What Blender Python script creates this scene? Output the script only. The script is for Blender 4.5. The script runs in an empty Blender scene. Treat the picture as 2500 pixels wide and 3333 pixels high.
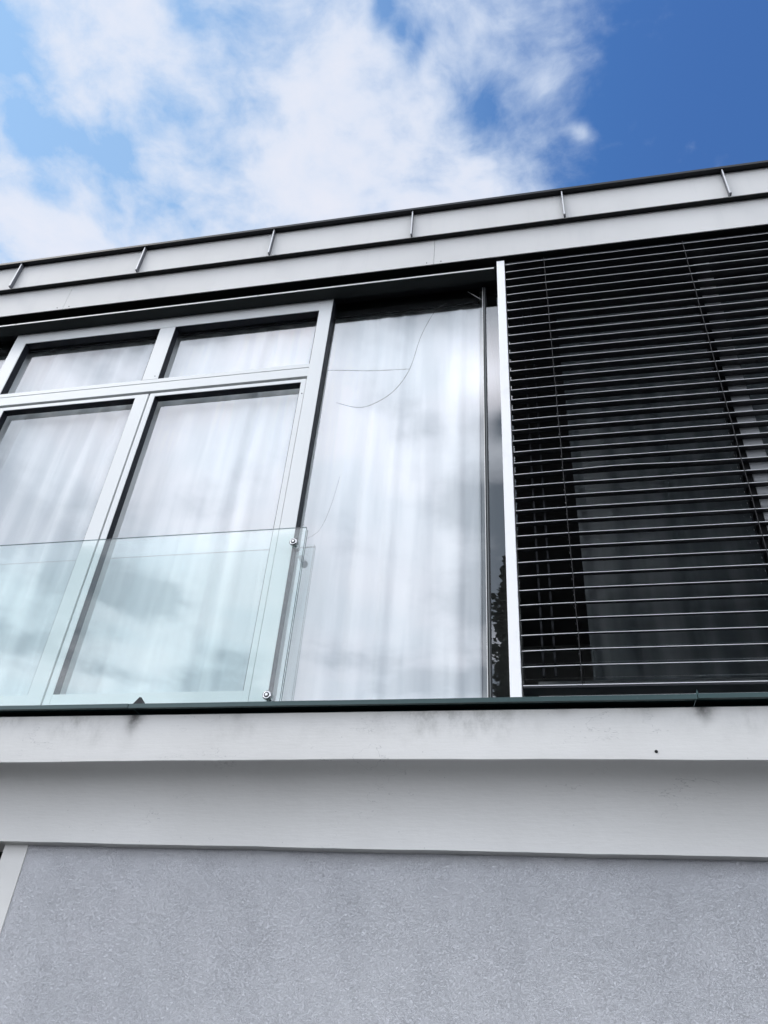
import bpy, bmesh, math, random
from mathutils import Vector, Matrix, Euler
random.seed(7)
sc = bpy.context.scene
C = bpy.context.collection
R = math.radians
EYE = 1.65                                   # height of the camera above the pavement

# ------------------------------------------------------------------ camera
cd = bpy.data.cameras.new('camera'); cam = bpy.data.objects.new('camera', cd); C.objects.link(cam)
yaw, pit, rol = R(-13.712), R(37.278), R(4.821)
fw = Vector((math.sin(yaw)*math.cos(pit), math.cos(yaw)*math.cos(pit), math.sin(pit)))
rt = Vector((math.cos(yaw), -math.sin(yaw), 0)); up = rt.cross(fw)
r2 = math.cos(rol)*rt + math.sin(rol)*up; u2 = -math.sin(rol)*rt + math.cos(rol)*up
m = Matrix.Identity(4)
for i in range(3):
    m[i][0], m[i][1], m[i][2] = r2[i], u2[i], -fw[i]
m.translation = Vector((0, 0, EYE)); cam.matrix_world = m
cd.sensor_fit = 'HORIZONTAL'; cd.sensor_width = 24.0; cd.lens = 24.0*1.03654
cd.clip_start = 0.05; cd.clip_end = 3000
sc.camera = cam

# ------------------------------------------------------------------ exposure
sc.view_settings.view_transform = 'Standard'; sc.view_settings.look = 'None'
sc.view_settings.gamma = 1.0; sc.view_settings.exposure = 0.33
sc.view_settings.use_curve_mapping = False
sc.cycles.transparent_max_bounces = 32

# ------------------------------------------------------------------ sun
SUN_EL, SUN_AZ = R(50), R(180+62)            # azimuth from +Y towards +X: high behind the photographer, to the left
sl = bpy.data.lights.new('sun', 'SUN'); sl.energy = .85; sl.angle = R(22); sl.color = (1.0, 0.95, 0.88)
so = bpy.data.objects.new('sun', sl); C.objects.link(so)
sd = Vector((math.sin(SUN_AZ)*math.cos(SUN_EL), math.cos(SUN_AZ)*math.cos(SUN_EL), math.sin(SUN_EL)))
so.rotation_euler = (-sd).to_track_quat('-Z', 'Y').to_euler()
so.location = sd*40

# ------------------------------------------------------------------ node helper
class NT:
    def __init__(s, nt): s.nt = nt; s.n = nt.nodes; s.l = nt.links
    def new(s, t, **kw):
        n = s.n.new(t)
        for k, v in kw.items(): setattr(n, k, v)
        return n
    def put(s, v, sock):
        if hasattr(v, 'is_output'): s.l.new(v, sock)
        elif v is not None: sock.default_value = v
    def m(s, op, a, b=None, c=None, clamp=False):
        n = s.new('ShaderNodeMath', operation=op); n.use_clamp = clamp
        s.put(a, n.inputs[0]); s.put(b, n.inputs[1])
        if c is not None: s.put(c, n.inputs[2])
        return n.outputs[0]
    def v(s, op, a, b=None):
        n = s.new('ShaderNodeVectorMath', operation=op); s.put(a, n.inputs[0]); s.put(b, n.inputs[1])
        return n.outputs['Value'] if op in ('LENGTH', 'DOT_PRODUCT', 'DISTANCE') else n.outputs[0]
    def noise(s, vec, scale, detail=4, rough=.5, dist=0.0, out='Fac'):
        n = s.new('ShaderNodeTexNoise'); s.put(vec, n.inputs['Vector'])
        n.inputs['Scale'].default_value = scale; n.inputs['Detail'].default_value = detail
        n.inputs['Roughness'].default_value = rough; n.inputs['Distortion'].default_value = dist
        return n.outputs[out]
    def ss(s, x, a, b, lo=0.0, hi=1.0):
        n = s.new('ShaderNodeMapRange', interpolation_type='SMOOTHSTEP'); n.clamp = True
        s.put(x, n.inputs['Value'])
        for k, val in (('From Min', a), ('From Max', b), ('To Min', lo), ('To Max', hi)): n.inputs[k].default_value = val
        return n.outputs[0]
    def mix(s, f, a, b, kind='MIX'):
        n = s.new('ShaderNodeMix', data_type='RGBA', blend_type=kind)
        s.put(f, n.inputs['Factor']); s.put(a, n.inputs['A']); s.put(b, n.inputs['B'])
        return n.outputs['Result']
    def comb(s, x, y, z):
        n = s.new('ShaderNodeCombineXYZ'); s.put(x, n.inputs[0]); s.put(y, n.inputs[1]); s.put(z, n.inputs[2]); return n.outputs[0]
    def sep(s, v):
        n = s.new('ShaderNodeSeparateXYZ'); s.put(v, n.inputs[0]); return n.outputs

# ------------------------------------------------------------------ world: sky with clouds
W = bpy.data.worlds.new('World'); sc.world = W; W.use_nodes = True
W.node_tree.nodes.clear(); t = NT(W.node_tree)
sky = t.new('ShaderNodeTexSky'); sky.sky_type = 'NISHITA'; sky.sun_disc = False
sky.sun_elevation = SUN_EL; sky.sun_rotation = SUN_AZ; sky.altitude = 300
sky.air_density = 1.25; sky.dust_density = 0.6; sky.ozone_density = 2.2
hs = t.new('ShaderNodeHueSaturation'); hs.inputs['Saturation'].default_value = 1.22; hs.inputs['Value'].default_value = 1.42
t.l.new(sky.outputs[0], hs.inputs['Color'])
tc = t.new('ShaderNodeTexCoord'); D = tc.outputs['Generated']
dx, dy, dz = t.sep(D)
zc = t.m('MAXIMUM', dz, 0.08)
px = t.m('DIVIDE', dx, zc); py = t.m('DIVIDE', dy, zc)       # position on a flat cloud layer one unit up
P = t.comb(px, py, 0.0)
warp = t.noise(P, 5.0, 3, .5, out='Color')
Pw = t.v('ADD', P, t.v('MULTIPLY', t.v('SUBTRACT', warp, (.5, .5, .5)), (.07, .07, .0)))
n1 = t.noise(Pw, 6.2, 9, .58, .15)
n2 = t.noise(P, 2.1, 3, .5)
n3 = t.noise(Pw, 22.0, 5, .6, .2)
def blob(x, y, r, ang=0.0, asp=1.0):
    q = t.v('SUBTRACT', P, (x, y, 0)); qx, qy, _ = t.sep(q)
    c, s_ = math.cos(ang), math.sin(ang)
    a = t.m('ADD', t.m('MULTIPLY', qx, c), t.m('MULTIPLY', qy, s_))
    b = t.m('MULTIPLY', t.m('SUBTRACT', t.m('MULTIPLY', qy, c), t.m('MULTIPLY', qx, s_)), asp)
    d2 = t.m('ADD', t.m('MULTIPLY', a, a), t.m('MULTIPLY', b, b))
    return t.m('POWER', 2.71828, t.m('MULTIPLY', d2, -1.0/(r*r)))
# broad cloud bank on the left, clear to the right; blue gaps and stray puffs where they stand
bank = t.ss(px, 0.17, -0.10, 0.0, 1.0)
cov = t.m('ADD', t.m('MULTIPLY', bank, 0.40), -0.20)
SKYB = [  # x, y, radius, weight, angle, aspect
    (-.62, .30, .050, -.34, 0, 1), (-.615, .42, .045, -.26, .3, 1), (-.655, .50, .04, -.20, .6, 1.6), (-.62, .62, .12, .22, 0, 1), (-.52, .465, .04, -.26, .4, 1.2),
    (-.365, .305, .035, -.36, 1.2, 1.5), (-.135, .345, .035, -.44, 1.9, 2.6), (-.105, .40, .025, -.34, 2.0, 2.0), (-.06, .46, .035, -.22, 1.2, 1.6),
    (-.44, .43, .03, -.18, 0, 1), (-.02, .50, .04, -.30, .3, 1.2), (.02, .42, .03, -.16, 1.2, 2),
    (-.50, .345, .08, .16, 0, 1), (-.25, .48, .10, .20, .2, 1), (-.10, .585, .11, .20, 0, 1), (-.36, .60, .10, .14, 0, 1),
    (-.02, .365, .06, .14, .5, 1.2), (.075, .365, .055, .22, .8, 1.2), (.035, .45, .035, .18, 1.5, 1.8), (.085, .53, .020, .42, .8, 1.6),
    (.15, .405, .05, .09, .9, 2.5), (-.12, .375, .03, -.3, 1.9, 2.4), (-.03, .46, .03, -.12, 1.3, 2.2), (.25, .50, .075, -.42, 0, 1), (.235, .43, .05, -.25, 0, 1), (-.56, .545, .05, -.2, .4, 1.5),
]
for (x, y, r, w_, a, asp) in SKYB:
    cov = t.m('ADD', cov, t.m('MULTIPLY', blob(x, y, r, a, asp), w_*.8))
# the half of the sky behind the photographer (seen in the panes): mostly cloud, one very bright break
back = t.ss(dy, 0.12, -0.12)
bcov = t.m('ADD', t.m('MULTIPLY', t.noise(P, 3.0, 5, .52), 2.1), -0.86)
bcov = t.m('ADD', bcov, t.m('MULTIPLY', t.ss(dz, .40, .22), 1.2))   # paler towards the horizon
for (x, y, r, w_) in [(-.10, -.90, .10, .5), (-.035, -1.06, .055, -.55), (-.06, -1.30, .13, -.6), (-.08, -1.65, .15, -.6), (-.10, -2.05, .18, -.6), (-.45, -.95, .25, .35), (-.42, -1.5, .25, .30), (-1.05, -1.45, .22, -.12), (-1.0, -1.95, .2, -.22), (-.6, -1.4, .3, .2), (-1.6, -1.9, .35, .2), (-.7, -1.9, .25, .25)]:
    bcov = t.m('ADD', bcov, t.m('MULTIPLY', blob(x, y, r), w_))
cov = t.m('ADD', t.m('MULTIPLY', cov, t.m('SUBTRACT', 1.0, back)), t.m('MULTIPLY', bcov, back))
calm = t.m('SUBTRACT', 1.0, t.m('MULTIPLY', back, .82))
dens = t.m('ADD', cov, t.m('MULTIPLY', calm, t.m('ADD', t.m('MULTIPLY', t.m('SUBTRACT', n1, .5), 1.3), t.m('MULTIPLY', t.m('SUBTRACT', n3, .5), .28))))
alpha = t.m('MAXIMUM', t.ss(dens, -0.21, 0.40), t.m('MULTIPLY', t.ss(px, .12, -.45), .40))
thick = t.ss(dens, 0.02, 0.62)
cloud = t.mix(thick, (5.2, 6.1, 7.5, 1), (6.75, 6.9, 7.6, 1))
glow = t.m('ADD', 1.0, t.m('MULTIPLY', back, t.m('ADD', 1.0, t.m('ADD', t.m('MULTIPLY', t.ss(dz, .44, .12), 1.1), t.m('ADD', t.m('ADD', t.m('MULTIPLY', blob(-.14, -.96, .30), .25), t.m('MULTIPLY', t.m('MULTIPLY', blob(-.07, -.915, .06), t.ss(n1, .38, .60)), 2.0)), t.m('MULTIPLY', blob(-.45, -.95, .35), 1.0))))))
cloud = t.mix(t.m('MULTIPLY', back, .8), cloud, (8.2, 8.3, 9.1, 1))
nb_ = t.noise(P, 3.4, 3, .45)
cloud = t.mix(t.m('MULTIPLY', back, t.ss(nb_, .62, .36, 0, .8)), cloud, (6.2, 6.9, 7.8, 1))
cloud = t.mix(1.0, cloud, t.comb(glow, glow, glow), 'MULTIPLY')
lf = t.ss(px, .25, -.5)
blue = t.mix(1.0, hs.outputs[0], t.mix(lf, (.70, .77, .95, 1), (.82, 1.24, 1.20, 1)), 'MULTIPLY')
blue = t.mix(back, blue, (3.0, 3.9, 5.0, 1))
skyc = t.mix(t.m('MULTIPLY', alpha, .94), blue, cloud)
bg = t.new('ShaderNodeBackground'); bg.inputs['Strength'].default_value = 0.1
t.l.new(skyc, bg.inputs['Color'])
wo = t.new('ShaderNodeOutputWorld'); t.l.new(bg.outputs[0], wo.inputs['Surface'])

# ------------------------------------------------------------------ materials
MATS = {}
def mat(name, col, rough=.5, metal=0.0, spec=.5, build=None):
    mm = bpy.data.materials.new(name); mm.use_nodes = True; MATS[name] = mm
    k = NT(mm.node_tree); b = mm.node_tree.nodes['Principled BSDF']
    b.inputs['Base Color'].default_value = (*col, 1); b.inputs['Roughness'].default_value = rough
    b.inputs['Metallic'].default_value = metal; b.inputs['Specular IOR Level'].default_value = spec
    if build: build(k, b)
    return mm
def objco(k): return k.new('ShaderNodeNewGeometry').outputs['Position']
def bump(k, b, h, strength, dist):
    n = k.new('ShaderNodeBump'); n.inputs['Strength'].default_value = strength; n.inputs['Distance'].default_value = dist
    k.l.new(h, n.inputs['Height']); k.l.new(n.outputs[0], b.inputs['Normal'])

def b_panel(k, b):                       # powder coated sheet: faint mottling, tiny waves
    p = objco(k); n = k.noise(p, 1.6, 4, .55); f = k.noise(p, 40, 3, .6)
    col = k.mix(k.ss(n, .3, .7), (.62, .617, .60, 1), (.67, .667, .65, 1))
    col = k.mix(k.ss(f, .62, .75, 0, .12), col, (.5, .5, .49, 1))
    xs, ys, zs_ = k.sep(p); wk = k.noise(k.comb(k.m('MULTIPLY', xs, 5.0), ys, k.m('MULTIPLY', zs_, .5)), 2.6, 5, .62)
    col = k.mix(k.ss(wk, .52, .74, 0, .20), col, (.50, .51, .51, 1))
    k.l.new(col, b.inputs['Base Color']); bump(k, b, k.noise(p, 3.0, 2, .5), .15, .01)
mat('coated_sheet', (.7, .7, .7), .6, 0, .3, b_panel)
def b_frame(k, b):
    p = objco(k); n = k.noise(p, 3, 5, .6)
    k.l.new(k.mix(n, (.69, .715, .71, 1), (.77, .785, .775, 1)), b.inputs['Base Color'])
    bump(k, b, k.noise(p, 300, 2, .5), .04, .001)
mat('frame_paint', (.65, .67, .67), .38, .0, .5, b_frame)
mat('seam_paint', (.72, .73, .74), .4)
mat('seam_shade', (.13, .135, .15), .5, 0, .25)  # same metal as the seam, darkened to stand in for its shaded sides
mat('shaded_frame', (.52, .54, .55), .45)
mat('post_paint', (.9, .905, .9), .42, 0, .5, lambda k, b: k.l.new(k.mix(k.ss(k.noise(objco(k), 5, 5, .65), .5, .8, 0, .5), (.92, .92, .915, 1), (.74, .74, .71, 1)), b.inputs['Base Color']))
mat('dark_metal', (.014, .016, .018), .5, 0, .3)
mat('reveal_shade', (.012, .014, .019), .5, 0, .15)  # near-black colour standing in for shade inside the window reveals
mat('near_black', (.008, .009, .010), .6, 0, .3)  # black for seals and holes, and for painted shade in gaps
mat('cap_metal', (.007, .008, .011), .4, 0, .3)
mat('box_metal', (.022, .026, .026), .6, 0, .12)
mat('guide_metal', (.05, .054, .06), .45, 0, .3)
mat('rib_metal', (.14, .15, .15), .4)
mat('lip_metal', (.82, .82, .80), .35)
def b_green(k, b):
    p = objco(k); n = k.noise(p, 9, 5, .6); s_ = k.noise(p, 60, 4, .7)
    c = k.mix(n, (.018, .050, .052, 1), (.030, .072, .070, 1))
    k.l.new(k.mix(k.ss(s_, .66, .74, 0, .5), c, (.22, .27, .26, 1)), b.inputs['Base Color'])
mat('green_flashing', (.02, .06, .06), .42, 0, .5, b_green)

def b_plaster(k, b):
    p = objco(k); x, y, z = k.sep(p)
    n = k.noise(p, 1.1, 5, .6); n5 = k.noise(p, 14, 6, .65)
    col = k.mix(k.ss(n, .3, .7), (.66, .653, .625, 1), (.735, .728, .70, 1))
    st = k.noise(k.comb(k.m('MULTIPLY', x, 5), k.m('MULTIPLY', y, 5), k.m('MULTIPLY', z, 3.2)), 2.2, 7, .7)   # runs of dirt below the flashing
    top = k.ss(z, 2.76, 2.94)
    dirt = k.m('MULTIPLY', top, k.m('MULTIPLY', k.ss(st, .40, .75), k.ss(k.noise(p, 1.9, 2, .5), .34, .6)))
    col = k.mix(k.m('MULTIPLY', dirt, .8), col, (.26, .26, .235, 1))
    for (sx, w, ln, amt) in ((-1.715, .034, .12, 1.0), (-1.72, .06, .24, .22), (.555, .038, .10, 1.0), (-1.26, .03, .07, .3), (.05, .04, .06, .3), (.35, .05, .08, .25)):
        dxx = k.m('ABSOLUTE', k.m('ADD', k.m('SUBTRACT', x, sx), k.m('MULTIPLY', k.m('SUBTRACT', n5, .5), .06)))
        dep = k.m('DIVIDE', k.m('SUBTRACT', 2.945, z), ln)
        wid = k.m('ADD', w*.35, k.m('MULTIPLY', k.m('SUBTRACT', 1.0, dep, clamp=True), w*.75))
        qx = k.m('DIVIDE', dxx, wid)
        f = k.m('MULTIPLY', k.m('POWER', 2.71828, k.m('MULTIPLY', k.m('MULTIPLY', qx, qx), -1.0)), k.ss(dep, 1.0, -.1))
        f = k.m('MULTIPLY', f, k.ss(k.noise(p, 60, 4, .7), .1, .6, .55, 1.0))
        col = k.mix(k.m('MULTIPLY', f, amt, clamp=True), col, (.035, .033, .03, 1))
    cr = k.noise(k.comb(x, y, k.m('MULTIPLY', z, 3.0)), 2.3, 5, .6, .3)                                     # hairline cracks
    line = k.ss(k.m('ABSOLUTE', k.m('SUBTRACT', cr, .5)), .0028, .0, 0, .6)
    line = k.m('MULTIPLY', line, k.ss(k.noise(p, 1.7, 2), .5, .6))
    col = k.mix(line, col, (.34, .34, .33, 1))
    sp = k.new('ShaderNodeTexVoronoi'); k.l.new(p, sp.inputs['Vector']); sp.inputs['Scale'].default_value = 17
    col = k.mix(k.ss(sp.outputs['Distance'], .055, .03, 0, .35), col, (.3, .3, .29, 1))
    k.l.new(col, b.inputs['Base Color'])
    brush = k.noise(k.comb(k.m('MULTIPLY', x, 4), k.m('MULTIPLY', y, 30), k.m('MULTIPLY', z, 30)), 3, 5, .6)
    h = k.m('ADD', k.m('MULTIPLY', k.noise(p, 22, 6, .62), 1.0), k.m('MULTIPLY', brush, .6))
    bump(k, b, h, .16, .008)
mat('smooth_plaster', (.7, .7, .7), .85, 0, .2, b_plaster)

def b_render(k, b):                      # worm-textured grey roughcast
    p = objco(k); x, y, z = k.sep(p)
    d1 = k.v('MULTIPLY', k.v('SUBTRACT', k.noise(p, 70, 3, .5, out='Color'), (.5, .5, .5)), (.016, .016, .016))
    q = k.v('MULTIPLY', k.v('ADD', p, d1), (1.0, 1.0, 1.5))
    r1 = k.m('ABSOLUTE', k.m('SUBTRACT', k.noise(q, 118, 2, .5), .5))
    r2_ = k.m('ABSOLUTE', k.m('SUBTRACT', k.noise(k.v('ADD', q, (3.1, 0, 7.7)), 180, 2, .5), .5))
    worm = k.m('MULTIPLY', k.ss(r1, .003, .042), k.ss(r2_, -.012, .035))
    big = k.noise(p, .9, 4, .6); mid = k.noise(p, 5, 4, .6)
    col = k.mix(k.ss(big, .3, .7), (.595, .607, .632, 1), (.715, .722, .742, 1))
    col = k.mix(k.ss(mid, .5, .75, 0, .22), col, (.71, .70, .735, 1))
    patch = k.ss(k.noise(k.comb(k.m('ADD', x, z), y, k.m('MULTIPLY', k.m('SUBTRACT', x, z), .5)), 7, 4, .6), .36, .64, .12, .50)
    col = k.mix(k.m('MULTIPLY', k.m('SUBTRACT', 1.0, worm), patch), col, (.27, .275, .295, 1))  # grooves darkened in the colour, standing in for shade in the relief
    run = k.noise(k.comb(k.m('MULTIPLY', x, 3.0), y, k.m('MULTIPLY', z, .35)), 1.3, 5, .6)
    col = k.mix(k.ss(run, .46, .72, 0, .34), col, (.51, .52, .545, 1))
    k.l.new(col, b.inputs['Base Color'])
    h = k.m('ADD', worm, k.m('MULTIPLY', k.noise(p, 230, 3, .6), .35))
    bump(k, b, h, .68, .0095)
mat('grey_roughcast', (.37, .38, .42), .9, 0, .15, b_render)

mat('room_dark', (.22, .22, .21), .9)
mat('ceiling_dark', (.10, .10, .10), .9)
mat('slat_paint', (.021, .022, .026), .5, .0, .22)
mat('bead_metal', (.74, .75, .76), .4, .25)
mat('cord', (.015, .015, .017), .7)
mat('steel', (.55, .55, .55), .25, 1.0)
mat('black_rubber', (.012, .012, .013), .5)
mat('crack_line', (.10, .11, .115), .5)
mat('crack_pale', (.55, .57, .58), .4)
def b_asph(k, b):
    p = objco(k); k.l.new(k.mix(k.noise(p, 80, 6, .7), (.030, .030, .031, 1), (.055, .055, .054, 1)), b.inputs['Base Color']); bump(k, b, k.noise(p, 120, 4), .4, .01)
mat('asphalt', (.05, .05, .05), .9, 0, .2, b_asph)
mat('roof_gravel', (.25, .25, .24), .95)

def b_curtain(name, c1, c2):
    mm = bpy.data.materials.new(name); mm.use_nodes = True; MATS[name] = mm; k = NT(mm.node_tree); k.n.clear()
    p = objco(k); x, y, z = k.sep(p)
    n = k.noise(k.comb(k.m('MULTIPLY', x, 1.0), 0.0, k.m('MULTIPLY', z, .08)), 8, 3, .5)
    col = k.mix(k.ss(n, .36, .64), c1, c2)
    d = k.new('ShaderNodeBsdfDiffuse'); tr = k.new('ShaderNodeBsdfTranslucent'); mx = k.new('ShaderNodeMixShader'); mx.inputs[0].default_value = .06
    k.l.new(col, d.inputs['Color']); k.l.new(col, tr.inputs['Color']); k.l.new(d.outputs[0], mx.inputs[1]); k.l.new(tr.outputs[0], mx.inputs[2])
    o = k.new('ShaderNodeOutputMaterial'); k.l.new(mx.outputs[0], o.inputs['Surface'])
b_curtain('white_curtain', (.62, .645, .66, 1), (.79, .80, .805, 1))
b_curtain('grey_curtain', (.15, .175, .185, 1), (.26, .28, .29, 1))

def b_glass(name, tint, r0, rmax=.9, wob=.0003, rough=0.0, rtint=(1, 1, 1, 1)):
    mm = bpy.data.materials.new(name); mm.use_nodes = True; MATS[name] = mm; k = NT(mm.node_tree); k.n.clear()
    lw = k.new('ShaderNodeLayerWeight'); lw.inputs['Blend'].default_value = .5
    f = k.m('ADD', r0, k.m('MULTIPLY', k.m('POWER', lw.outputs['Facing'], 5.0), rmax-r0))
    tr = k.new('ShaderNodeBsdfTransparent'); tr.inputs['Color'].default_value = tint
    gl = k.new('ShaderNodeBsdfGlossy'); gl.inputs['Roughness'].default_value = rough; gl.inputs['Color'].default_value = rtint
    if wob:
        bn = k.new('ShaderNodeBump'); bn.inputs['Strength'].default_value = .5; bn.inputs['Distance'].default_value = wob*8
        k.l.new(k.noise(objco(k), 1.6, 1, .4), bn.inputs['Height']); k.l.new(bn.outputs[0], gl.inputs['Normal'])
    mx = k.new('ShaderNodeMixShader'); k.l.new(f, mx.inputs[0]); k.l.new(tr.outputs[0], mx.inputs[1]); k.l.new(gl.outputs[0], mx.inputs[2])
    o = k.new('ShaderNodeOutputMaterial'); k.l.new(mx.outputs[0], o.inputs['Surface'])
b_glass('window_glass', (.985, .992, .992, 1), .185)
b_glass('clear_inner', (.985, .99, .99, 1), .0, .25, 0)
b_glass('rail_glass', (.93, .976, .966, 1), .075)
b_glass('rail_inner', (.985, .995, .994, 1), .02, .5, 0)
b_glass('rail_edge', (.10, .17, .17, 1), .12, .9, 0)

# ------------------------------------------------------------------ mesh helpers (heights are above the eye; Z adds EYE)
class MB:
    def __init__(s): s.bm = bmesh.new()
    def box(s, x0, x1, y0, y1, z0, z1, mi=0, faces=None):
        v = [s.bm.verts.new((x, y, z+EYE)) for x in (x0, x1) for y in (y0, y1) for z in (z0, z1)]
        F = {'L': (0, 1, 3, 2), 'R': (4, 6, 7, 5), 'F': (0, 4, 5, 1), 'B': (2, 3, 7, 6), 'D': (0, 2, 6, 4), 'U': (1, 5, 7, 3)}
        for k_, q in F.items():
            f = s.bm.faces.new([v[i] for i in q]); f.material_index = (faces or {}).get(k_, mi)
        return s
    def sweep(s, prof, x0, x1, n=1, closed=True, fn=None, mi=0, smooth=False, mis=None):
        """profile of (y, z) points swept along X"""
        rows = []
        for i in range(n+1):
            x = x0+(x1-x0)*i/n
            rows.append([s.bm.verts.new(fn(x, j, y, z) if fn else (x, y, z+EYE)) for j, (y, z) in enumerate(prof)])
        m_ = len(prof)
        for i in range(n):
            for j in range(m_ if closed else m_-1):
                a, b = j, (j+1) % m_
                f = s.bm.faces.new((rows[i][a], rows[i+1][a], rows[i+1][b], rows[i][b])); f.material_index = mis[j] if mis else mi; f.smooth = smooth
        if closed:
            for rr, fl in ((rows[0], 0), (rows[-1], 1)):
                f = s.bm.faces.new(rr if fl else rr[::-1]); f.material_index = mi
        return s
    def tube(s, pts, r, seg=8, mi=0, taper=None):
        pts = [Vector(p) for p in pts]; rings = []
        for i, p in enumerate(pts):
            d = (pts[min(i+1, len(pts)-1)]-pts[max(i-1, 0)]).normalized()
            a = d.cross(Vector((0, 0, 1)) if abs(d.z) < .9 else Vector((1, 0, 0))).normalized(); b = d.cross(a)
            rr = r*(taper[i] if taper else 1)
            rings.append([s.bm.verts.new(p+Vector((0, 0, EYE))+(a*math.cos(q*2*math.pi/seg)+b*math.sin(q*2*math.pi/seg))*rr) for q in range(seg)])
        for i in range(len(rings)-1):
            for q in range(seg):
                f = s.bm.faces.new((rings[i][q], rings[i][(q+1) % seg], rings[i+1][(q+1) % seg], rings[i+1][q])); f.smooth = True; f.material_index = mi
        for rg in (rings[0][::-1], rings[-1]):
            f = s.bm.faces.new(rg); f.material_index = mi
        return s
    def build(s, name, mats, parent=None, bevel=0.0):
        bmesh.ops.recalc_face_normals(s.bm, faces=s.bm.faces)
        me = bpy.data.meshes.new(name); s.bm.to_mesh(me); s.bm.free()
        for mm in ([mats] if isinstance(mats, str) else mats): me.materials.append(MATS[mm])
        o = bpy.data.objects.new(name, me); C.objects.link(o)
        if parent is not None:
            o.parent = parent
            loc = Vector((0, 0, 0)); q = parent
            while q is not None: loc += q.location; q = q.parent
            o.location = -loc if parent.parent is None else Vector((0, 0, 0))
        if bevel:
            b = o.modifiers.new('edge', 'BEVEL'); b.width = bevel; b.segments = 2; b.limit_method = 'ANGLE'; b.harden_normals = False
        return o
def thing(name, label, cat, loc, group=None):
    o = bpy.data.objects.new(name, None); C.objects.link(o); o.empty_display_size = .2
    o.location = Vector((loc[0], loc[1], loc[2]+EYE)); tag(o, label, cat, group); return o
def tag(o, label, cat, group=None):
    o['label'] = label; o['category'] = cat
    if group: o['group'] = group
def struct(o): o['kind'] = 'structure'; return o
def wob(x, s=0.0): return math.sin(x*7.3+s)*.5+math.sin(x*17.1+s*2.3)*.3+math.sin(x*41.7+s*3.1)*.2

# ------------------------------------------------------------------ ground
b = MB(); b.box(-400, 400, -400, 400, -EYE-.3, -EYE); struct(b.build('ground', 'asphalt'))

# ------------------------------------------------------------------ the building: ONE thing
XL, XR = -7.0, 4.2
bld = thing('building', 'modern flat-roofed building with white metal roof edge, wide glazing and grey roughcast ground floor', 'building', (0, 3.2, -EYE))
# ground-floor wall with a dark opening at its left end
YW = 3.145
b = MB(); b.box(-2.17, XR, YW, YW+.4, -EYE, .83); b.build('roughcast_wall', 'grey_roughcast', bld)
b = MB()
b.sweep([(YW-.006, 0)]*0 or [(YW-.005, -EYE), (YW-.005, .835), (YW+.30, .835), (YW+.30, -EYE)], -2.279, -2.171, 1)
b.build('corner_band', 'smooth_plaster', bld)
b = MB(); b.box(XL, -2.62, YW, YW+.4, -EYE, .83); b.box(-2.62, -2.280, YW+.22, YW+.30, -EYE, .83); b.build('dark_recess', 'dark_metal', bld)
# floor beam with a hollow cove underneath
YB = 2.92
def camber(x): return .0105-.0105*min(1.0, abs((x+.65)/1.6))**1.6
cove = []
NC = 18
for i in range(NC+1):
    th = math.pi/2*i/NC
    cove.append((YB+.012+.168*math.sin(th)**.72, .812+.269*math.cos(th)**.72))
prof = [(YB, 1.284)] + [(YB, 1.2-.1*i/6) for i in range(6)] + [(YB+.001, 1.084), (YB+.006, 1.081)] + cove[0:] + [(YW+.1, .806), (YW+.1, 1.284)]
nb = len(prof)
def fbeam(x, j, y, z):
    lower = 1.0 if j >= 7 else 0.0
    dz = 0.0
    if 7 <= j <= 8+NC//2: dz += camber(x)*.9*max(0, 1-(j-7)/(NC//2+1)) + wob(x, 1)*.0012*(1 if j < 12 else .3)
    if j >= nb-6: dz += (wob(x, 4)*.0016 - .002*(x+.6) if j < nb-1 else 0)
    return (x, y, z+dz+EYE)
b = MB(); b.sweep(prof, XL, XR, 140, True, fbeam, smooth=False)
for f in b.bm.faces:
    n = f.normal
    if len(f.verts) == 4: f.smooth = True
beam = b.build('floor_beam', 'smooth_plaster', bld)
em = beam.modifiers.new('split', 'EDGE_SPLIT'); em.split_angle = R(40)
b = MB(); b.tube([(.367, YB-.002, 1.117), (.367, YB+.01, 1.117)], .006, 10); b.build('drill_hole', 'near_black', beam)
# green metal flashing on the ledge, in overlapping lengths
YL = 2.88
led = None
joints = [XL, -4.6, -1.735, .535, 2.4, XR]
fl = MB()
fl.box(XL, XR, YB+.03, 3.35, 1.285, 1.300)
flash = fl.build('ledge_flashing', 'green_flashing', bld)
for i in range(len(joints)-1):
    x0, x1 = joints[i], joints[i+1]; dd = .0015*(i % 2)
    zt = [.0, .0, .0, .001, 0][i]
    pr = [(YL-dd, 1.2995+dd), (YL-dd, 1.318+zt), (3.36, 1.330+zt), (3.36, 1.3265+zt), (YL+.003-dd, 1.3145+zt), (YL+.003-dd, 1.3035+dd), (YL+.012, 1.3010+dd), (YL+.012, 1.2985+dd)]
    s_ = MB(); s_.sweep(pr, x0+.0012, x1-.0012+.0, 12, True, lambda x, j, y, z: (x, y, z+EYE+wob(x, i)*.0006))
    s_.build('flashing_length', 'green_flashing', flash)
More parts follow.
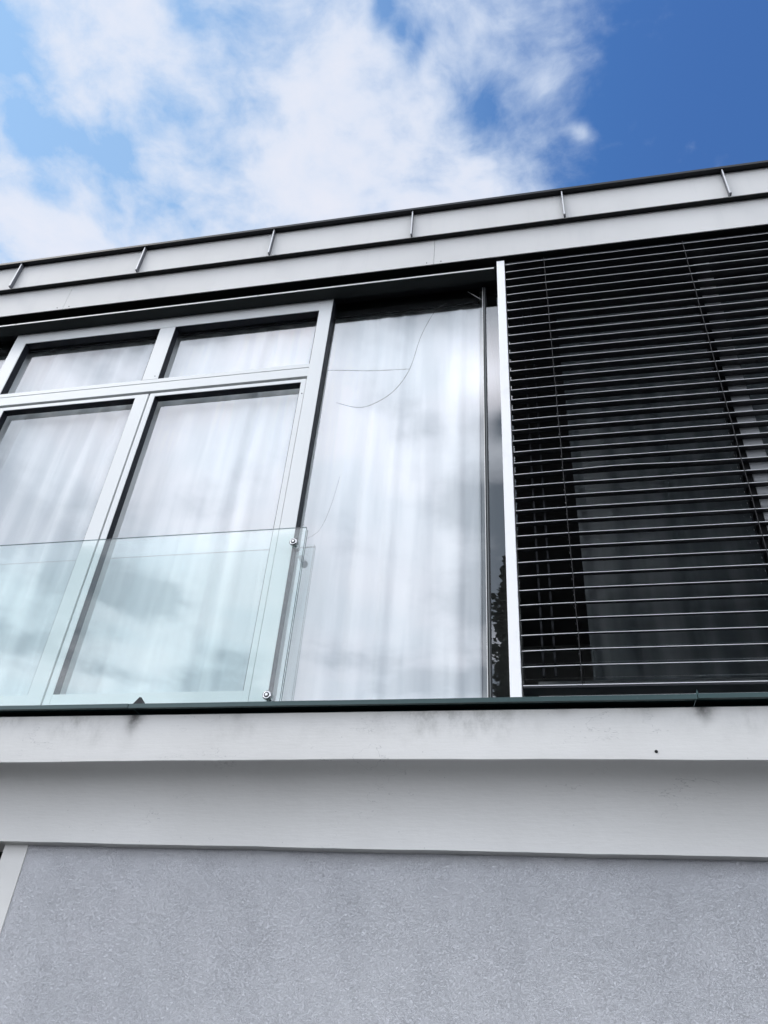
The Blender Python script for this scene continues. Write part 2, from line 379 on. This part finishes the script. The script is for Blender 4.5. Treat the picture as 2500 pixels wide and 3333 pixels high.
# bent-up corner at the joint and a small clip further along
s_ = MB(); bm = s_.bm
for (pts) in [[(-1.728, 1.306), (-1.716, 1.321), (-1.695, 1.349), (-1.669, 1.319), (-1.70, 1.314)]]:
    fr = [bm.verts.new((x, YL+.002, z+EYE)) for x, z in pts]; bk = [bm.verts.new((x+.004, YL+.012, z+EYE+.002)) for x, z in pts]
    bm.faces.new(fr); bm.faces.new(bk[::-1])
    for i in range(len(pts)): bm.faces.new((fr[i], bk[i], bk[(i+1) % len(pts)], fr[(i+1) % len(pts)]))
s_.build('bent_corner', 'dark_metal', flash)
s_ = MB(); bm = s_.bm
pts = [(.527, 1.316), (.534, 1.326), (.5365, 1.338), (.5395, 1.326), (.541, 1.316)]
fr = [bm.verts.new((x, YL+.002, z+EYE)) for x, z in pts]; bk = [bm.verts.new((x, YL+.010, z+EYE)) for x, z in pts]
bm.faces.new(fr); bm.faces.new(bk[::-1])
for i in range(5): bm.faces.new((fr[i], bk[i], bk[(i+1) % 5], fr[(i+1) % 5]))
s_.build('joint_clip', 'green_flashing', flash)

# roof edge: cap, upper fascia with standing seams, lower fascia in panels
YU, YF = 2.93, 2.972
b = MB(); b.box(XL, XR, 2.889, 3.5, 4.788, 4.800); b.box(XL, XR, 2.889, 2.892, 4.780, 4.788); b.build('roof_cap', 'cap_metal', bld)
b = MB(); b.box(XL, XR, YU, YU+.004, 4.528, 4.786); upf = b.build('upper_fascia', 'coated_sheet', bld)
SX = [-4.5586, -3.5766, -2.6013, -1.6455, -.685, .2777, 1.2437, 2.21]
for i, x in enumerate(SX):
    w = .0032
    s_ = MB(); s_.box(x-w, x+w, YU-.027, YU-.0005, 4.527, 4.784, 1)
    s_.box(x-w*1.1, x+w*1.1, YU-.032, YU-.0272, 4.522, 4.784, 0)
    s_.box(x-w*.6, x+w*2.6, YU-.033, YU-.012, 4.512, 4.5218, 1)
    s_.build('standing_seam', ['seam_paint', 'seam_shade'], upf)
b = MB(); b.box(XL, XR, YU+.0042, YF+.011, 4.5355, 4.786); b.box(XL, XR, YF+.012, YF+.10, 4.2745, 4.534); b.box(XL, XR, YF+.10, 3.5, 4.262, 4.786); back = b.build('fascia_backing', 'near_black', bld)  # blackened backing: shade under the fascia edges put into its colour
pj = [XL, -3.115, -.540, 2.05, XR]
for i in range(len(pj)-1):
    s_ = MB(); pr = [(YF, 4.2725), (YF, 4.5345), (YF+.006, 4.5345), (YF+.006, 4.2725)]
    s_.sweep(pr, pj[i]+.0011, pj[i+1]-.0011, 1)
    pn = s_.build('lower_fascia_panel', 'coated_sheet', bld)
    for xs in (pj[i]+.045, pj[i+1]-.045):
        if -4.5 < xs < 2.5:
            q = MB(); q.tube([(xs, YF-.0025, 4.293), (xs, YF, 4.293)], .0035, 8); q.build('screw', 'dark_metal', pn)
# soffit and folded-away sun blind box above the left windows
b = MB(); b.box(XL, XR, YF+.06, 3.5, 4.250, 4.2615); b.build('soffit', 'dark_metal', bld)
BX1 = -.1685
b = MB(); b.box(XL, BX1, 2.990, 3.076, 4.1785, 4.1845); b.box(XL, BX1, 3.070, 3.076, 4.185, 4.249)
bb = b.build('blind_box', 'box_metal', bld)
b = MB(); b.box(XL, BX1, 2.9855, 2.9898, 4.1775, 4.1855); b.build('box_lip', 'lip_metal', bb)
for x in (-3.45, -2.62, -1.69, -.83):
    q = MB(); q.box(x-.02, x+.02, 2.988, 3.02, 4.1858, 4.1885); q.box(x-.004, x+.012, 2.984, 2.9895, 4.1835, 4.1875); q.build('bracket', 'dark_metal', bb)
b = MB(); b.box(XL, XR, 3.25, 9, 4.79, 4.80); b.build('roof', 'roof_gravel', bld)
# rooms behind the glass
b = MB(); b.box(-4.79, -.276, 3.172, 3.190, 4.113, 4.255); b.box(-.234, 2.2, 3.172, 3.190, 4.16, 4.255); b.build('shade_strip', 'near_black', bld)  # added black strip, standing in for the dark band across the pane tops
b = MB()
b.box(XL, XR, 3.42, 8.0, 1.25, 1.30); b.box(XL, XR, 8.0, 8.1, 1.25, 4.3); b.build('room_shell', 'room_dark', bld)
b = MB(); b.box(XL, XR, 3.20, 8.0, 4.26, 4.30); b.build('ceiling', 'ceiling_dark', bld)
b = MB(); b.box(-.275, -.235, 3.20, 8.0, 1.30, 4.26); b.build('partition', 'room_dark', bld)
b = MB(); b.box(XL, XL+.1, 3.1, 8.1, -EYE, 4.79); b.box(XR-.1, XR, 3.1, 8.1, -EYE, 4.79); b.box(XL+.1, XR-.1, 8.1, 8.3, -EYE, 4.79); b.build('side_wall', 'smooth_plaster', bld)

# ------------------------------------------------------------------ windows (parts of the building)
YFR, YG = 3.08, 3.130            # face of the frames, face of the big panes
f = YFR
def glass(name, x0, x1, z0, z1, y, parent, mt=('window_glass', 'clear_inner'), th=.024):
    s_ = MB(); s_.box(x0, x1, y, y+th, z0, z1, 1, {'F': 0}); return s_.build(name, list(mt), parent)
ZB, ZH = 1.331, 4.19             # hidden foot and head of the frames
# --- balcony door unit: two casements below, two fixed lights above
dw = MB()
xlp0, xlp1 = -1.1312*f, -1.1005*f
xum0, xum1 = -.7745*f, -.7395*f
xrm0, xrm1 = -.4185*f, -.3912*f
dw.box(xlp0, xlp1, f, f+.053, ZB, ZH)                                 # left post
dw.box(xrm0, xrm1, f, f+.053, ZB, ZH)                                 # right post
dw.box(xlp1, xrm0, f, f+.053, 1.326*f, ZH)                            # head
dw.box(xlp1, xrm0, f+.001, f+.053, 1.1285*f, 1.1520*f)                # transom
frame = dw.build('door_window', 'frame_paint', bld, .0015)
s_ = MB(); s_.box(xum0, xum1, f+.002, f+.053, 1.1645*f, 1.3258*f); s_.build('mullion', 'frame_paint', frame, .001)
s_ = MB(); s_.box(xlp1+.001, xrm0-.001, f+.003, f+.053, 1.1545*f, 1.1645*f); s_.build('upper_sill', 'frame_paint', frame, .001)
s_ = MB(); s_.box(xlp1, xrm0, f+.02, f+.053, 1.1520*f, 1.1545*f); s_.box(xlp1, xrm0, f+.025, f+.053, 1.1222*f, 1.1285*f); s_.build('gasket_strip', 'near_black', frame)
for (a, c) in ((xlp1, xum0), (xum1, xrm0)):
    glass('upper_pane', a, c, 1.1645*f, 1.3262*f, f+.052, frame)
    q = MB()
    q.box(a+.0002, a+.004, f+.004, f+.0518, 1.165*f, 1.3255*f); q.box(c-.004, c-.0002, f+.004, f+.0518, 1.165*f, 1.3255*f); q.box(a+.004, c-.004, f+.004, f+.0518, 1.3248*f, 1.3258*f)
    q.build('shade_lining', 'reveal_shade', frame)  # lining painted near-black as the shade of the frame recess
def sash(x0, x1, gx0, gx1, name):
    q = MB(); y0, y1 = f+.004, f+.052
    zt, gzt, gzb = 1.1222*f, 1.1137*f, .4755*f
    q.box(x0, gx0, y0, y1, ZB+.002, zt); q.box(gx1, x1, y0, y1, ZB+.002, zt)
    q.box(gx0, gx1, y0, y1, gzt, zt); q.box(gx0, gx1, y0+.001, y1, ZB+.002, gzb)
    o = q.build(name, 'frame_paint', bld, .0012)
    glass('pane', gx0, gx1, gzb, gzt, f+.051, o)
    q = MB()
    q.box(gx0+.0002, gx0+.003, f+.007, f+.0508, gzb, gzt); q.box(gx1-.003, gx1-.0002, f+.007, f+.0508, gzb, gzt); q.box(gx0+.003, gx1-.003, f+.007, f+.0508, gzt-.003, gzt-.0002)
    q.build('shade_lining', 'reveal_shade', o)  # dark lining paints in the shade of the sash recess
    return o
s1 = sash(xlp1+.004, -.7485*f, -1.072*f, -.7755*f, 'casement')
s2 = sash(-.7448*f, xrm0-.0035, -.7332*f, -.4295*f, 'casement')
q = MB(); q.box(-.7485*f, -.7448*f, f+.03, f+.053, ZB, 1.122*f); q.build('gasket_strip', 'near_black', frame)
q = MB(); q.tube([(-.4235*f, f+.0015, 1.0817*f), (-.4235*f, f+.005, 1.0817*f)], .0035, 8); q.build('drain_hole', 'near_black', frame)
q = MB(); q.tube([(-.7475*f, f-.0005, 1.1725*f), (-.7475*f, f+.003, 1.1725*f)], .003, 8); q.build('drain_hole', 'near_black', frame)
# --- large fixed panes
g = YG
XJ = -.0765*g                                    # joint between the two big panes
fp = MB(); fp.box(XJ-.009, XJ+.009, g-.004, g+.05, ZB, 4.19); fixed = fp.build('fixed_window', 'dark_metal', bld)
q = MB(); q.box(XJ-.0022, XJ+.0022, g-.0060, g-.0042, ZB, 4.19); q.build('joint_rib', 'rib_metal', fixed)
q = MB(); q.box(XJ-.0125, XJ-.0092, g-.0035, g-.001, ZB, 4.19); q.build('pale_seal', 'lip_metal', fixed)
q = MB(); q.box(xrm1+.0003, xrm1+.004, f+.003, g-.0005, ZB, 4.19); q.build('edge_shade_lining', 'reveal_shade', fixed)  # post side lined near-black to paint in its shade
big = glass('pane', xrm1, XJ-.009, ZB, 4.19, g, fixed)
def crk(pts, name, r=.0011, mt='crack_line', y=None):
    y = (y or g-.0008)
    P_ = [Vector((a*g, y, c*g)) for a, c in pts]
    out = []
    for i in range(len(P_)-1):
        p0, p1, p2, p3 = P_[max(i-1, 0)], P_[i], P_[i+1], P_[min(i+2, len(P_)-1)]
        for k_ in range(8):
            u = k_/8
            out.append(.5*((2*p1)+(-p0+p2)*u+(2*p0-5*p1+4*p2-p3)*u*u+(-p0+3*p1-3*p2+p3)*u**3))
    out.append(P_[-1])
    q = MB(); q.tube(out, r, 6, taper=[.55+.45*math.sin(math.pi*min(1, max(.1, i/len(out))))+.15*math.sin(i*1.7) for i in range(len(out))]); return q.build(name, mt, fixed)
crk([(-.1515, 1.3023), (-.1743, 1.2816), (-.1994, 1.2115), (-.2178, 1.1195), (-.2453, 1.0637), (-.2823, 1.0347), (-.3122, 1.03), (-.3516, 1.0467)], 'glass_crack')
crk([(-.3860, 1.1389), (-.3480, 1.1340), (-.2937, 1.1250), (-.2178, 1.1195)], 'glass_crack')
crk([(-.3270, .8654), (-.3293, .8454), (-.3368, .7964), (-.3493, .7545), (-.3705, .7374)], 'glass_crack', .0004)
crk([(-.1100, 1.3317), (-.0930, 1.3130), (-.0815, 1.3000)], 'glass_crack', .0013, 'crack_pale')
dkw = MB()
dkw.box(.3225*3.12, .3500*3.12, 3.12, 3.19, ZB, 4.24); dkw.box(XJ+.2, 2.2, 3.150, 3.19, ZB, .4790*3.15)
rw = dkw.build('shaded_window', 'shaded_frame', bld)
q = MB(); q.box(.3120*3.12, .3222*3.12, 3.122, 3.17, ZB, 4.24); q.build('gasket_strip', 'near_black', rw)
glass('pane', XJ+.009, .3120*3.12, ZB, 4.24, g+.001, rw)
glass('pane', .3500*3.12, 2.2, ZB, 4.24, g+.001, rw)
for xx in (-.006*3.1, .010*3.1):
    q = MB(); q.box(xx, xx+.009, g-.006, g+.0005, .49*3.1, 4.2); q.build('guide_strip', 'guide_metal', rw)
# far-left fixed pane and far-right pane just outside the picture
lw_ = MB(); lw_.box(-4.9, -4.8, f, f+.053, ZB, ZH); lwin = lw_.build('fixed_window', 'frame_paint', bld)
glass('pane', -4.8, xlp0, ZB, 4.19, g, lwin)
# --- bright post between the open window and the blind
b = MB(); b.box(-.0504*2.99, -.0349*2.99, 2.99, 3.072, 1.3305, 4.249); b.build('white_post', 'post_paint', bld, .0015)
b = MB(); b.box(2.2, 2.25, 2.99, 3.072, 1.3305, 4.249); b.build('white_post', 'post_paint', bld, .0015)

# ------------------------------------------------------------------ glass balustrade in front of the casements
YR = 3.040
xr1 = -.3722*YR; zt = .7630*YR
rail = thing('glass_balustrade', 'low clear greenish glass balustrade in front of the left windows, held by round steel fixings', 'balustrade', (-2.3, YR, 1.33))
s_ = MB(); s_.box(-3.62, xr1, YR, YR+.0095, 1.335, zt, 2, {'F': 0, 'B': 1}); s_.build('glass_sheet', ['rail_glass', 'rail_inner', 'rail_edge'], rail)
s_ = MB(); s_.box(-3.62, xr1, YR+.0205, YR+.030, 1.335, zt-.001, 2, {'F': 1, 'B': 1, 'U': 1, 'D': 1}); s_.build('glass_sheet', ['rail_glass', 'rail_inner', 'rail_edge'], rail)
for (bx, bz) in ((-.3892*YR, .7313*YR), (-.3906*YR, .4655*YR), (-3.55, .7313*YR), (-3.55, .4655*YR)):
    s_ = MB(); s_.tube([(bx, YR-.016, bz), (bx, YR-.0135, bz), (bx, YR-.001, bz)], .0195, 20, taper=[.84, 1, 1]); s_.tube([(bx, YR-.001, bz), (bx, YR+.060, bz)], .012, 14)
    fx = s_.build('round_fixing', 'steel', rail)
    q = MB(); q.tube([(bx, YR-.0172, bz), (bx, YR-.0150, bz)], .0120, 16); q.tube([(bx, YR-.0135, bz), (bx, YR-.0105, bz)], .0202, 20); q.build('rubber_ring', 'black_rubber', fx)
    q = MB(); q.tube([(bx, YR-.0200, bz), (bx, YR-.0168, bz)], .0066, 12); q.build('screw_head', 'steel', fx)

# ------------------------------------------------------------------ curtains
def curtain(name, label, x0, x1, y, z0, z1, mt, seed, pitch=.085, amp=.028):
    rnd = random.Random(seed); xs = []; x = x0
    ctrl = [(x0, 0.0)]; sgn = 1
    while x < x1:
        x += pitch*rnd.uniform(.35, 1.25); ctrl.append((min(x, x1), sgn*amp*rnd.uniform(.2, 1.0))); sgn = -sgn
    n = int((x1-x0)/.006); rows = 7; s_ = MB(); grid = []
    def off(x):
        for i in range(len(ctrl)-1):
            if ctrl[i][0] <= x <= ctrl[i+1][0]:
                u = (x-ctrl[i][0])/max(1e-6, ctrl[i+1][0]-ctrl[i][0]); u = u**2.4/(u**2.4+(1-u)**1.3)
                return ctrl[i][1]*(1-u)+ctrl[i+1][1]*u
        return 0
    for r in range(rows+1):
        v = r/rows; grid.append([])
        for i in range(n+1):
            xx = x0+(x1-x0)*i/n
            lean = .012*math.sin(xx*5+seed)*(1-v)
            grid[-1].append(s_.bm.verts.new((xx+lean+.006*wob(v*.4, seed), y+off(xx)*(1.0-.35*v)+.004*wob(xx, seed), z0+(z1-z0)*v+EYE)))
    for r in range(rows):
        for i in range(n):
            fc = s_.bm.faces.new((grid[r][i], grid[r][i+1], grid[r+1][i+1], grid[r+1][i])); fc.smooth = True
    o = s_.build(name, mt); tag(o, label, 'curtain', 'curtains behind the glazing')
    return o
YC = 3.222
curtain('curtain', 'white pleated curtain behind the two balcony doors and small upper panes', -4.75, -1.235, YC, 1.34, 4.235, 'white_curtain', 3, .10, .022)
curtain('curtain', 'white pleated curtain behind the tall cracked pane', -1.225, -.279, YC, 1.34, 4.235, 'white_curtain', 11, .10, .018)
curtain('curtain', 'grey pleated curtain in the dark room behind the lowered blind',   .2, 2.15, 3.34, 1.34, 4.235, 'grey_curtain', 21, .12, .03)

# ------------------------------------------------------------------ lowered venetian blind
blind = thing('venetian_blind', 'dark external venetian blind lowered over the right-hand window, slats tilted open', 'blind', (1.0, 3.04, 1.33))
YS = 3.0
bx0, bx1 = -.0992, 2.19
def slat_mesh(bent=False):
    s_ = MB(); pr = []
    N = 8; wid = .078
    y, z = 0.0, 0.0; top = []
    for i in range(N+1):
        top.append((y, z)); a = R(36-24*i/N); y += wid/N*math.cos(a); z += wid/N*math.sin(a)
    pr = [(yy, zz+.0005) for yy, zz in top] + [(yy, zz-.0006) for yy, zz in top[::-1]]
    def fn(x, j, y, z):
        d = -.004*max(0.0, (.134-x)/.23)
        if bent: d += .011*math.exp(-((x-.40)/.22)**2)*(1-y/.1)
        return (x, y, z+d)
    s_.sweep(pr, bx0, bx1, 24, True, fn, smooth=False)
    bd = [(.0019*math.cos(q*math.pi/4)-.0005, .0019*math.sin(q*math.pi/4)) for q in range(8)]
    s_.sweep(bd, bx0, bx1, 24, True, fn, mi=1, smooth=True)
    bd = [(top[-1][0]+.0016*math.cos(q*math.pi/3), top[-1][1]+.0016*math.sin(q*math.pi/3)) for q in range(6)]
    s_.sweep(bd, bx0, bx1, 24, True, fn, mi=0, smooth=True)
    return s_
zs = [1.4066-.02445*i for i in range(38)]
mesh = None
for i, r in enumerate(zs):
    bent = (i == 23)
    if mesh is None:
        o = slat_mesh().build('slat', ['slat_paint', 'bead_metal'], blind); mesh = o.data
    elif bent:
        o = slat_mesh(True).build('slat', ['slat_paint', 'bead_metal'], blind); o['label'] = 'slat bent upwards beside the left cord'
    else:
        o = bpy.data.objects.new('slat', mesh); C.objects.link(o); o.parent = blind
    o.location = Vector((0, YS, EYE+r*YS+random.uniform(-.0012, .0012))) - blind.location
    o.rotation_euler = (R(random.uniform(-1.2, 1.2)), R(random.uniform(-.03, .06)), 0)
q = MB(); q.box(bx0, bx1, YS-.002, YS+.074, .4735*YS-.011, .4735*YS, 0); q.box(bx0, bx1, YS-.0035, YS-.002, .4735*YS-.0025, .4735*YS+.0005, 1); q.build('bottom_rail', ['slat_paint', 'bead_metal'], blind)
q = MB(); q.box(bx0, bx1, YS+.01, YS+.07, 4.226, 4.249); q.build('head_rail', 'slat_paint', blind)
clip = None
for cx in (.0447*YS, .3127*YS):
    pts = [(cx+.0008*math.sin(i*1.3)+(.006*(38-i)/38 if i > 30 else 0), YS-.004, 4.24-i*(4.24-1.42)/38) for i in range(39)]
    q = MB(); q.tube(pts, .0016, 6); q.tube([(p[0]+.004, YS+.079, p[2]) for p in pts], .0016, 6); q.tube([(p[0]+.011+.0015*math.sin(i*2.1), YS+.083, p[2]) for i, p in enumerate(pts)], .0013, 6)
    q.build('ladder_cord', 'cord', blind)
    for i, r in enumerate(zs):
        if clip is None:
            q = MB(); q.tube([(0, 0, .004-EYE), (.0006, 0, 0-EYE), (0, 0, -.004-EYE)], .0016, 8)
            o = q.build('cord_clip', 'bead_metal', blind); clip = o.data
        else:
            o = bpy.data.objects.new('cord_clip', clip); C.objects.link(o); o.parent = blind
        o.location = Vector((cx+.001*math.sin(i*5.1), YS+.082, EYE+r*YS+.018+.004*math.sin(i*2.7))) - blind.location

# ------------------------------------------------------------------ conifer across the street: seen only as the dark outline in the narrow pane
def leafmat(k, b):
    p = objco(k); k.l.new(k.mix(k.noise(p, 2.5, 4, .6), (.018, .030, .018, 1), (.035, .055, .030, 1)), b.inputs['Base Color'])
mat('needles', (.03, .05, .03), .8, 0, .2, leafmat); mat('bark', (.06, .045, .035), .9)
rnd = random.Random(4)
tx, ty, H = .9, -10.0, 16.0-EYE
tree = thing('conifer_tree', 'tall dark conifer across the street, reflected in the narrow pane beside the white post', 'tree', (tx, ty, -EYE))
b = MB(); b.tube([(tx, ty, -EYE), (tx+.05, ty, 3), (tx, ty+.05, 7), (tx, ty, H)], .22, 10, taper=[1, .75, .45, .08]); b.build('trunk', 'bark', tree)
b = MB(); bm = b.bm
PROF = [(-1.65, .5), (0, 1.9), (3, 2.5), (6.5, 2.2), (7.25, 1.95), (7.62, 2.03), (8.06, 1.84), (8.46, 2.04), (8.82, 1.78), (9.2, 1.92), (9.5, 1.98), (9.95, 1.74), (10.6, 1.70), (12, 1.25), (13.4, .7), (14.4, .05)]
def rad(z):
    for (z0, r0), (z1, r1) in zip(PROF, PROF[1:]):
        if z0 <= z <= z1:
            u = (z-z0)/(z1-z0); u = u*u*(3-2*u); return r0+(r1-r0)*u
    return .05
for i in range(36000):
    z = -EYE+.8+(H+EYE-.8)*rnd.random()**1.15; a = rnd.uniform(0, 2*math.pi); r = max(.02, rad(z))*rnd.uniform(.90, 1.02)
    c = Vector((tx+math.cos(a)*r, ty+math.sin(a)*r, z+EYE)); L = rnd.uniform(.07, .17); wd = L*.4
    d = Vector((math.cos(a), math.sin(a), rnd.uniform(-.5, .7))).normalized(); sd_ = d.cross(Vector((rnd.uniform(-1, 1), rnd.uniform(-1, 1), rnd.uniform(-1, 1)))).normalized()*wd
    bm.faces.new([bm.verts.new(c-sd_*.4), bm.verts.new(c+d*L*.5-sd_), bm.verts.new(c+d*L), bm.verts.new(c+d*L*.5+sd_)])
rows = []
for i in range(97):
    z = -.9+(14.2+.9)*i/96; rr = rad(z)*.955
    rows.append([bm.verts.new((tx+math.cos(q*math.pi/14)*rr*(1+.025*math.sin(q*3.1+i*.9)), ty+math.sin(q*math.pi/14)*rr*(1+.025*math.sin(q*2.3+i*1.3)), z+EYE)) for q in range(28)])
for i in range(96):
    for q in range(28): bm.faces.new((rows[i][q], rows[i][(q+1) % 28], rows[i+1][(q+1) % 28], rows[i+1][q]))
me = bpy.data.meshes.new('crown'); bm.to_mesh(me); bm.free(); me.materials.append(MATS['needles'])
o = bpy.data.objects.new('crown', me); C.objects.link(o); o.parent = tree; o.location = -tree.location
